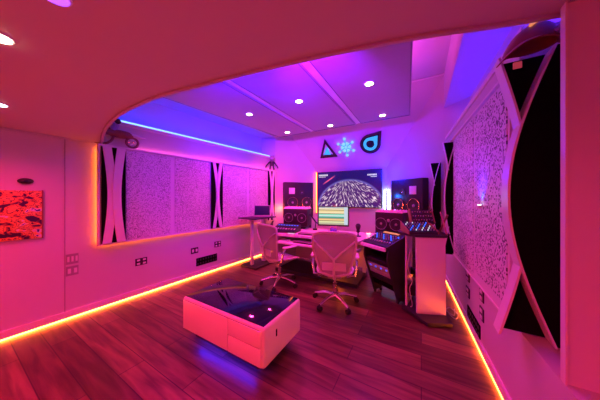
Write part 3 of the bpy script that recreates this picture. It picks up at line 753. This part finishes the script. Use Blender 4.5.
def keyboard(label, loc, rz, W, D, rows, mat='dark', keymat='grey', cat='keyboard', name='computer_keyboard', n=14):
    t = thing(name, label, cat, loc, rz)
    MB().box((0, 0, 0.009), (W, D, 0.018), bev=0.004).build('case', mat, t)
    for r in range(rows):
        for k in range(n):
            MB().box((-W/2+W*(k+0.5)/n, -D/2+D*(r+0.5)/rows, 0.021), (W/n*0.8, D/rows*0.75, 0.008)).build('key', keymat, t, False)
    return t
keyboard('dark computer keyboard lying on the desk in front of the monitor', (-1.80, 3.50, 0.776), 0.05, 0.45, 0.15, 4, n=12)
keyboard('black small keyboard on the lower pull-out tray', (-1.80, 3.29, 0.656), 0.0, 0.42, 0.12, 3, n=10)
t = thing('music_keyboard', 'long dark control keyboard with pale keys on the desk centre', 'music keyboard', (-1.25, 3.52, 0.776), -0.02)
MB().box((0, 0, 0.02), (0.56, 0.24, 0.04), bev=0.006).build('case', 'dark', t)
for k in range(22): MB().box((-0.25+0.0238*k, -0.05, 0.044), (0.021, 0.12, 0.01)).build('white_key', 'satin', t, False)
for k in range(8): MB().cyl((-0.22+0.062*k, 0.08, 0.04), (-0.22+0.062*k, 0.08, 0.056), 0.01, 12).build('knob', 'brushed', t)
# computer mouse
t = thing('computer_mouse', 'pale computer mouse on the pull-out tray', 'mouse', (-2.12, 3.26, 0.658)); MB().ball((0, 0, 0.013), 0.03, (0.9, 1.6, 0.5)).build('shell', 'satin', t); MB().box((0, -0.02, 0.028), (0.006, 0.02, 0.006)).build('wheel', 'dark', t, False)
# ornament
t = thing('ornament', 'small dark ornament on a round foot on the desk below the television', 'ornament', (-0.98, 3.78, 0.776))
MB().lathe([(0.05, 0), (0.05, 0.012), (0.012, 0.02), (0.010, 0.06), (0.0, 0.06)], 20).build('foot', 'dark', t)
MB().lathe([(0.008, 0.06), (0.035, 0.085), (0.028, 0.115), (0.04, 0.15), (0.048, 0.19), (0.03, 0.225), (0.002, 0.235)], 20).build('body', 'dark', t)
# mic arm left of the monitor
t = thing('desk_arm', 'black jointed arm standing between left speaker and monitor', 'desk arm', (-1.97, 4.06, 0.776))
MB().cyl((0, 0, 0), (0, 0, 0.03), 0.05, 20).build('base', 'dark', t)
MB().tube([(0, 0, 0.03), (0.02, 0, 0.16)], 0.011).build('lower_arm', 'dark', t)
MB().tube([(0.02, 0, 0.16), (-0.12, -0.02, 0.34)], 0.016).build('upper_arm', 'dark', t)
MB().tube([(0.02, 0, 0.16), (0.09, -0.02, 0.14)], 0.014).build('head', 'dark', t)

# ------------------------------------------------------------------ console + rack at the right end of the desk
t = thing('mixing_console', 'slanted dark mixing console lit blue at the right end of the desk', 'mixing console', (-0.474, 3.256, 0.78), math.radians(-34.7))
ang = math.atan2(0.12, 0.50)
MB().prism([(-0.16, 0.0), (0.24, 0.0), (0.24, 0.15), (-0.16, 0.02)], 'x', -0.27, 0.19).build('chassis', 'cabinet', t, False)
rt = RX(math.atan2(0.13, 0.40))
def onc(x, s, dz=0.0):   # s 0..1 up the slope
    return (x, -0.16+0.40*s, 0.02+0.13*s+dz)
MB().box(onc(-0.04, 0.5, 0.004), (0.44, 0.40, 0.008), rt).build('control_face', 'navy', t, False)
for k in range(10):
    MB().box(onc(-0.24+0.044*k, 0.26, 0.014), (0.016, 0.035, 0.014), rt, bev=0.002).build('fader', 'brushed', t)
for r in range(3):
    for k in range(10):
        c = Vector(onc(-0.24+0.044*k, 0.46+0.12*r, 0.01)); MB().cyl(c, c+Vector((0, -0.003, 0.018)), 0.009, 8).build('knob', ('brushed', 'grey', 'ind_blue')[(k+r) % 3], t)
MB().box(onc(-0.05, 0.93, 0.014), (0.28, 0.04, 0.006), rt).build('display', 'ind_orange', t, False)
MB().box((-0.04, -0.177, -0.005), (0.47, 0.03, 0.05), bev=0.006).build('arm_rest', 'white', t)
MB().prism([(-0.165, 0.0), (0.24, 0.0), (0.24, 0.16), (0.22, 0.16), (-0.165, 0.03)], 'x', 0.191, 0.208).build('side_cheek', 'dark', t, False)
t = thing('equipment_rack', 'black slanted equipment rack with blue-lit silver unit under the console', 'equipment rack', (-0.478, 3.262, 0), math.radians(-34.7))
prof = [(0.06, 0.03), (0.22, 0.03), (0.22, 0.777), (-0.12, 0.777), (-0.14, 0.66), (-0.14, 0.60)]
for sx in (-0.26, 0.18):
    MB().prism(prof, 'x', sx, sx+0.022).build('side_panel', 'dark', t, False)
MB().box((-0.03, 0.208, 0.43), (0.42, 0.02, 0.64)).build('back_panel', 'dark', t, False)
dv = Vector((0, 0.19, -0.48)).normalized()
def unit(z0, hgt, mat, nm, dy=0.0):
    c = Vector((-0.028, -0.14, 0.60))+dv*z0; nrm_ = Vector((0, -dv.z, dv.y)); c = c + Vector((0, 0.06+dy, 0.02))
    rt_ = RX(-math.atan2(0.19, 0.48)).inverted() if False else RX(math.atan2(0.19, 0.48))
    return MB().box(c, (0.415, 0.10, hgt), rt_, bev=0.003).build(nm, mat, t), c, rt_
unit(0.06, 0.07, 'cabinet', 'rack_unit')
u1, c1, r1 = unit(0.15, 0.085, 'rackface', 'rack_unit')
for k in range(4):
    MB().box(c1+r1 @ Vector((-0.15+0.10*k, -0.053, 0.0)), (0.022, 0.006, 0.022), r1).build('indicator', 'ind_blue', u1, False)
u2, c2, r2 = unit(0.24, 0.07, 'rackface', 'rack_unit')
unit(0.34, 0.09, 'dark', 'rack_unit'); unit(0.44, 0.08, 'black', 'rack_unit')
for sx in (-0.24, 0.18):
    for sy in (0.08, 0.20): MB().cyl((sx, sy, 0.0), (sx, sy, 0.04), 0.02, 10).build('leg', 'dark', t)

# ------------------------------------------------------------------ synth stand right
st = thing('pedestal_stand', 'white-sided pedestal stand by the right wall holding the synthesizers', 'stand', (0, 0, 0))
MB().poly([(-0.045, 2.965, 0.05), (0.262, 3.095, 0.05), (0.252, 3.07, 1.0), (-0.052, 2.935, 1.0)], 0.03, (-.4, .9, 0)).build('front_panel', 'white', st, False)
MB().poly([(-0.185, 3.12, 0.05), (-0.135, 3.44, 0.05), (-0.135, 3.44, 1.0), (-0.185, 3.12, 1.0)], 0.022, (1, -0.15, 0)).build('side_panel', 'white', st, False)
MB().poly([(0.235, 3.12, 0.05), (0.12, 3.44, 0.05), (0.12, 3.44, 1.0), (0.235, 3.12, 1.0)], 0.02, (-1, -.3, 0)).build('side_panel', 'dark', st, False)
MB().poly([(-0.27, 3.05, 1.0), (-0.06, 2.90, 1.0), (0.275, 3.04, 1.0), (0.21, 3.5, 1.0), (-0.2, 3.5, 1.0)], 0.03, (0, 0, 1)).build('top_shelf', 'dark', st, False)
MB().poly([(-0.19, 3.44, 0.012), (-0.225, 3.08, 0.012), (0.06, 2.80, 0.012), (0.31, 2.93, 0.012), (0.27, 3.18, 0.012), (0.14, 3.6, 0.012), (-0.18, 3.6, 0.012)], 0.038, (0, 0, 1)).build('base_plate', 'dark', st, False)
for x, y, z in ((-0.08, 3.25, 0.25), (0.0, 3.25, 0.45), (0.02, 3.28, 0.68)):
    MB().box((x, y, z), (0.19, 0.26, 0.10), RZ(0.3), bev=0.004).build('rack_unit', 'cabinet', st)
# cables
def cable(label, pts, mat='grey', r=0.006, grp='loose cables around the pedestal stand'):
    P = [Vector(p) for p in pts]; out = []
    for i in range(len(P)-1):
        p0 = P[max(i-1, 0)]; p1 = P[i]; p2 = P[i+1]; p3 = P[min(i+2, len(P)-1)]
        for j in range(6):
            q = j/6; out.append(0.5*((2*p1)+(-p0+p2)*q+(2*p0-5*p1+4*p2-p3)*q*q+(-p0+3*p1-3*p2+p3)*q**3))
    out.append(P[-1]); tag(MB().tube(out, r, 6).build('cable', mat), label, 'cable', grp)
cable('pale cable coiled on the floor between pedestal stand and right wall', [(0.30, 3.25, 0.008), (0.36, 3.15, 0.008), (0.40, 3.28, 0.01), (0.33, 3.4, 0.02), (0.28, 3.3, 0.022), (0.35, 3.2, 0.024), (0.38, 3.42, 0.008)], 'grey')
cable('pale cable hanging out of the open side of the pedestal stand', [(-0.12, 3.10, 0.8), (-0.15, 3.02, 0.6), (-0.10, 3.04, 0.42), (-0.13, 3.05, 0.3), (-0.10, 3.08, 0.1), (-0.12, 3.09, 0.056)], 'satin', 0.005)
cable('dark cable bundle lying on the floor behind the equipment rack', [(-0.62, 3.85, 0.012), (-0.45, 3.88, 0.03), (-0.36, 3.78, 0.015), (-0.30, 3.85, 0.04), (-0.22, 3.7, 0.012)], 'rubber', 0.012)

# synths on the shelf
sy = thing('synthesizer', 'lower slanted synthesizer with blue lights on the pedestal stand', 'synthesizer', (-0.03, 3.10, 1.03), math.radians(22)); sy.scale = (0.82, 0.9, 1)
MB().prism([(-0.16, 0.0), (0.16, 0.0), (0.16, 0.11), (-0.16, 0.03)], 'x', -0.20, 0.20).build('chassis', 'dark', sy, False)
rt = RX(math.atan2(0.08, 0.32))
MB().box((0, 0, 0.073), (0.37, 0.31, 0.006), rt).build('control_face', 'navy', sy, False)
for r in range(5):
    for k in range(9):
        y = -0.12+0.06*r; c = Vector((-0.165+0.041*k, y, 0.076+y*0.25))
        MB().cyl(c, c+Vector((0, -0.003, 0.016)), 0.008, 8).build('knob', ('ind_blue', 'grey', 'copper', 'brushed', 'ind_white')[(k*2+r*3+k//3) % 5], sy)
for sx in (-0.205, 0.205): MB().prism([(-0.17, 0.0), (0.17, 0.0), (0.17, 0.13), (-0.17, 0.04)], 'x', sx-0.006, sx+0.006).build('side_cheek', 'maroon', sy, False)
s2 = thing('synthesizer', 'upper upright synthesizer with rows of knobs on the pedestal stand', 'synthesizer', (0.0, 3.36, 1.128), math.radians(22)); s2.scale = (0.80, 0.85, 0.84)
rt = RX(math.radians(62))
MB().box((0, 0.0, 0.10), (0.34, 0.22, 0.06), rt, bev=0.006).build('chassis', 'dark', s2)
for r in range(3):
    for k in range(8):
        c = Vector((-0.145+0.041*k, 0, 0.10))+rt @ Vector((0, -0.07+0.07*r, 0.03))
        MB().cyl(c, c+rt @ Vector((0, 0, 0.014)), 0.008, 8).build('knob', ('copper', 'grey', 'ind_pink')[(k+r) % 3], s2)
for sx in (-0.18, 0.18): MB().box((sx, 0.01, 0.10), (0.018, 0.25, 0.09), rt, bev=0.003).build('side_cheek', 'maroon', s2)
for sx in (-0.15, 0.15): MB().tube([(sx, -0.02, -0.115), (sx, 0.10, 0.03)], 0.01, 8).build('bracket', 'dark', s2)
xs = thing('folding_stand', 'reddish-brown crossed bracket beside the synthesizers', 'stand', (0.235, 3.16, 1.03), math.radians(22))
MB().tube([(-0.02, -0.12, 0.01), (0.02, 0.10, 0.26)], 0.011, 8).build('cross_bar', 'maroon', xs)
MB().tube([(0.02, 0.12, 0.01), (-0.0, -0.10, 0.24)], 0.011, 8).build('cross_bar', 'maroon', xs)
MB().tube([(0.01, -0.13, 0.008), (0.01, 0.13, 0.008)], 0.008, 8).build('foot_bar', 'dark', xs)

# ------------------------------------------------------------------ laptop table on the left
tb = thing('standing_table', 'tall narrow table with two white columns by the left wall', 'table', (-3.10, 3.52, 0), math.radians(-3))
MB().box((0, 0, 1.03), (0.50, 0.66, 0.022), bev=0.004).build('tabletop', 'dark', tb)
for yy in (-0.17, 0.20): MB().box((0, yy, 0.53), (0.05 if yy < 0 else 0.09, 0.07 if yy < 0 else 0.09, 0.98), bev=0.008).build('column', 'white', tb)
MB().box((0, 0.0, 0.02), (0.44, 0.58, 0.04), bev=0.01).build('base', 'dark', tb)
lp = thing('laptop', 'open dark-screened laptop on the tall table by the left wall', 'laptop', (-3.10, 3.66, 1.041), math.radians(38))
MB().box((0, 0, 0.008), (0.36, 0.25, 0.016), bev=0.004).build('base', 'grey', lp)
MB().box((0, 0.155, 0.125), (0.36, 0.010, 0.24), RX(math.radians(-15)), bev=0.003).build('lid', 'grey', lp)
MB().box((0, 0.148, 0.125), (0.335, 0.003, 0.215), RX(math.radians(-15))).build('screen', 'navy', lp, False)

# ------------------------------------------------------------------ COFFEE TABLE
ct = thing('coffee_table', 'low white coffee table with black glass top, door and drawers, glowing blue beneath', 'coffee table', (-1.625, 1.588, 0))
W, D = 1.10, 0.59
MB().box((0, 0, 0.278), (W, D, 0.336), bev=0.03, seg=4).build('body', 'white', ct)
MB().box((0, 0, 0.4465), (W-0.045, D-0.045, 0.006), bev=0.002).build('glass_top', 'glass', ct)
MB().box((0, -D/2-0.001, 0.275), (W-0.09, 0.004, 0.29)).build('front_recess', 'black', ct, False)
dr = MB().box((-0.19, -D/2-0.002, 0.275), (0.662, 0.014, 0.288), bev=0.003).build('door', 'white', ct)
MB().box((0.335, -D/2-0.002, 0.350), (0.376, 0.014, 0.138), bev=0.003).build('drawer', 'white', ct)
MB().box((0.335, -D/2-0.002, 0.203), (0.376, 0.014, 0.145), bev=0.003).build('drawer', 'white', ct)
MB().box((W/2+0.001, -0.13, 0.33), (0.004, 0.016, 0.06)).build('vent', 'black', ct, False)
MB().box((-0.035, 0.0, 0.05), (0.86, 0.40, 0.10)).build('plinth', 'dark', ct, False)
MB().box((0.0, -0.245, 0.104), (0.85, 0.012, 0.008)).build('glow_strip', 'led_glow_blue', ct, False)
area('under_table_glow', (-1.60, 1.355, 0.100), 0.75, 3, (0.0, 0.015, 1.0), (0, 0, 0), 0.03)

# ------------------------------------------------------------------ CHAIRS
def make_chair(label, loc, rz):
    """mesh office chair facing +y"""
    t = thing('office_chair', label, 'chair', loc, rz, 'mesh office chairs at the desk')
    for k in range(5):
        a = 2*PI*k/5+0.3; ca, sa = math.cos(a), math.sin(a)
        lg = MB().tube([(0.03*ca, 0.03*sa, 0.125), (0.16*ca, 0.16*sa, 0.115), (0.31*ca, 0.31*sa, 0.075)], [0.026, 0.022, 0.015], 8).build('base_leg', 'metal', t)
        cs = MB()
        for o_ in (-0.016, 0.016):
            cs.cyl((0.31*ca-sa*(o_-0.011), 0.31*sa+ca*(o_-0.011), 0.03), (0.31*ca-sa*(o_+0.011), 0.31*sa+ca*(o_+0.011), 0.03), 0.03, 16)
        cs.cyl((0.31*ca, 0.31*sa, 0.03), (0.31*ca, 0.31*sa, 0.075), 0.008, 8)
        cs.build('caster', 'rubber', t)
    MB().lathe([(0.045, 0.10), (0.045, 0.15), (0.03, 0.16), (0.03, 0.28), (0.018, 0.285), (0.018, 0.40)], 20).build('gas_column', 'metal', t)
    MB().box((0, 0.0, 0.405), (0.18, 0.26, 0.05), bev=0.012).build('tilt_mechanism', 'grey', t)
    def seat(u_, v_):
        x = (u_-0.5)*2; y = (v_-0.5)*2; wx = 0.25*(1-0.08*y*y); r = 0.02*(x*x)-0.035*max(0, y-0.4)**1.5*1.2
        return (x*wx*math.sqrt(max(0, 1-0.18*y*y)), y*0.235*math.sqrt(max(0, 1-0.12*x*x))+0.03, 0.455+r-0.01*y)
    MB().grid(seat, 14, 14, 0.012).build('seat', 'chairmesh', t)
    fr = [seat(i/20, 0) for i in range(20)]+[seat(1, i/20) for i in range(20)]+[seat(1-i/20, 1) for i in range(20)]+[seat(0, 1-i/20) for i in range(20)]
    MB().tube(fr, 0.014, 8, True).build('seat_frame', 'grey2', t)
    def half(z):   # half-width of back vs relative height 0..1
        return 0.185+0.115*math.sin(min(1, max(0, z))*PI*0.62)**1.2 if z < 0.86 else 0.185+0.115*math.sin(0.86*PI*0.62)**1.2*math.sqrt(max(0.0, 1-((z-0.86)/0.16)**2*0.55))
    def back(u_, v_):
        x = (u_-0.5)*2; hw = half(v_); z = 0.455+0.585*v_
        y = -0.215-0.11*v_-0.03*math.sin(PI*v_)+0.05*x*x
        if v_ > 0.9: z -= 0.03*x**4*(v_-0.9)*10
        if v_ < 0.1: z += 0.02*x**4
        return (x*hw*0.92, y, z)
    MB().grid(back, 14, 18, 0.006).build('backrest', 'chairmesh', t)
    fr = [back(i/16, 0) for i in range(16)]+[back(1, i/20) for i in range(20)]+[back(1-i/16, 1) for i in range(16)]+[back(0, 1-i/20) for i in range(20)]
    MB().tube(fr, 0.016, 8, True).build('back_frame', 'grey2', t)
    yb = -0.32
    MB().tube([(0, -0.05, 0.40), (0, -0.20, 0.42), (0, -0.30, 0.52), (0, yb-0.02, 0.72)], [0.022, 0.02, 0.016, 0.014], 8).build('spine', 'grey2', t)
    for s_ in (-1, 1):
        MB().tube([(0, yb-0.02, 0.70), (s_*0.10, yb-0.015, 0.80), (s_*0.20, yb+0.01, 0.88), (s_*0.262, yb+0.035, 0.93)], [0.014, 0.013, 0.012, 0.012], 8).build('yoke_arm', 'grey2', t)
        ar = MB().tube([(s_*0.17, -0.12, 0.42), (s_*0.27, -0.17, 0.46), (s_*0.29, -0.16, 0.60), (s_*0.285, -0.10, 0.665)], [0.016, 0.018, 0.016, 0.016], 8).build('arm_support', 'metal', t)
        MB().box((s_*0.285, -0.02, 0.68), (0.085, 0.25, 0.028), bev=0.012, seg=3).build('arm_pad', 'grey2', t)
    MB().box((0, yb+0.03, 0.60), (0.30, 0.02, 0.10), bev=0.009, seg=3).build('lumbar_pad', 'grey2', t)
    return t
def mesh_mat():
    m = new_mat('chair_mesh_fabric', rough=0.7); N, L, b_ = nodes(m)
    tc = N.new('ShaderNodeTexCoord'); wv = N.new('ShaderNodeTexWave'); wv.inputs['Scale'].default_value = 26; wv.bands_direction = 'Z'
    L.new(tc.outputs['Object'], wv.inputs['Vector'])
    mx = N.new('ShaderNodeMix'); mx.data_type = 'RGBA'; mx.inputs[6].default_value = (0.36, 0.35, 0.36, 1); mx.inputs[7].default_value = (0.54, 0.53, 0.54, 1)
    L.new(wv.outputs['Color'], mx.inputs[0]); L.new(mx.outputs[2], b_.inputs['Base Color']); b_.inputs['Alpha'].default_value = 0.70
    return m
M['chairmesh'] = mesh_mat()
M['grey2'] = noisy(new_mat('chair_frame_plastic', rough=0.4), (0.58, 0.57, 0.58), (0.64, 0.63, 0.64), 8)
make_chair('pale mesh office chair turned sideways at the left, near the laptop table', (-2.09, 2.93, 0), math.radians(-17))
make_chair('pale mesh office chair in the middle with its back to the camera', (-1.05, 2.80, 0), math.radians(18))

# ------------------------------------------------------------------ FIGURINES
t = thing('toy_motorcycle', 'toy rider on a spoked wheeled bike on top of the left panel band', 'toy', (PL(1.28)+0.06, 1.28, 2.19), math.radians(80))
for cx, r in ((-0.17, 0.11), (0.12, 0.06)):
    wl = MB().tube([(cx+r*math.cos(2*PI*k/24), 0, r+0.008+r*math.sin(2*PI*k/24)) for k in range(24)], 0.014, 6, True).build('wheel', 'maroon', t)
    sp_ = MB()
    for k in range(4):
        a = PI*k/4; sp_.tube([(cx-r*math.cos(a), 0, r+.008-r*math.sin(a)), (cx+r*math.cos(a), 0, r+.008+r*math.sin(a))], 0.004, 5)
    sp_.build('spokes', 'metal', wl)
t.scale = (1.15, 1.15, 1.15)
MB().ball((0, 0, 0.15), 0.09, (1.6, 0.5, 0.55)).build('body', 'maroon', t)
MB().tube([(0.05, 0, 0.16), (0.26, 0, 0.15)], [0.035, 0.006], 8).build('nose', 'satin', t)
MB().tube([(-0.17, 0, 0.118), (-0.05, 0, 0.20), (0.05, 0, 0.15)], 0.012, 6).build('frame', 'metal', t)
rd = MB().tube([(-0.06, 0, 0.18), (-0.03, 0, 0.26)], [0.035, 0.03], 10).build('rider', 'violetpaint', t); MB().ball((-0.02, 0, 0.30), 0.032).build('helmet', 'dark', rd)

t = thing('toy_figure', 'small dark horned toy figure standing on the far left fin', 'toy', (PL(4.40)+0.12, 4.40, 2.182), math.radians(60)); t.scale = (1.15, 1.15, 1.1)
MB().tube([(0, 0, 0.10), (0, 0, 0.20)], [0.045, 0.055], 12).build('torso', 'dark', t)
hd = MB().ball((0, 0, 0.27), 0.062, (1, .9, .9)).build('head', 'violetpaint', t)
for s_ in (-1, 1):
    MB().tube([(s_*0.03, 0, 0.31), (s_*0.055, 0, 0.37)], [0.018, 0.003], 8).build('horn', 'violetpaint', hd)
    MB().tube([(s_*0.03, 0, 0.12), (s_*0.05, 0, 0.01)], [0.022, 0.018], 8).build('leg', 'dark', t)
    MB().tube([(s_*0.05, 0, 0.19), (s_*0.13, 0, 0.10), (s_*0.15, 0, 0.05)], [0.018, 0.014, 0.014], 8).build('arm', 'dark', t)

t = thing('helmet', 'maroon hooded helmet hung on top of the near right fin', 'helmet', (0.53, 1.685, 2.345), math.radians(10))
def dome(u_, v_):
    a = u_*2*PI; b_ = v_*PI/2; r = 0.118
    return (r*math.cos(a)*math.cos(b_)+0.04*v_, r*0.75*math.sin(a)*math.cos(b_), r*1.05*math.sin(b_)-0.05*max(0, -math.cos(a))**3*(1-v_)**2)
MB().grid(dome, 28, 10, 0.006).build('dome', 'maroon', t)
def brim(u_, v_):
    a = PI*0.8+u_*PI*1.2; r = 0.116+0.022*v_; return (r*math.cos(a), r*0.75*math.sin(a), -0.01*v_-0.05*max(0, -math.cos(a))**3-0.02*v_*max(0, -math.cos(a)))
MB().grid(brim, 24, 3, 0.006).build('brim', 'maroon', t)
MB().tube([(-0.03, -0.07, 0.08), (0.0, -0.05, 0.115), (0.04, 0.0, 0.14)], [0.008, 0.014, 0.006], 8).build('crest', 'ind_orange', t)
MB().tube([(0.07, -0.06, 0.02), (0.11, -0.07, 0.06), (0.14, -0.06, 0.10)], [0.02, 0.016, 0.006], 8).build('side_horn', 'violetpaint', t)
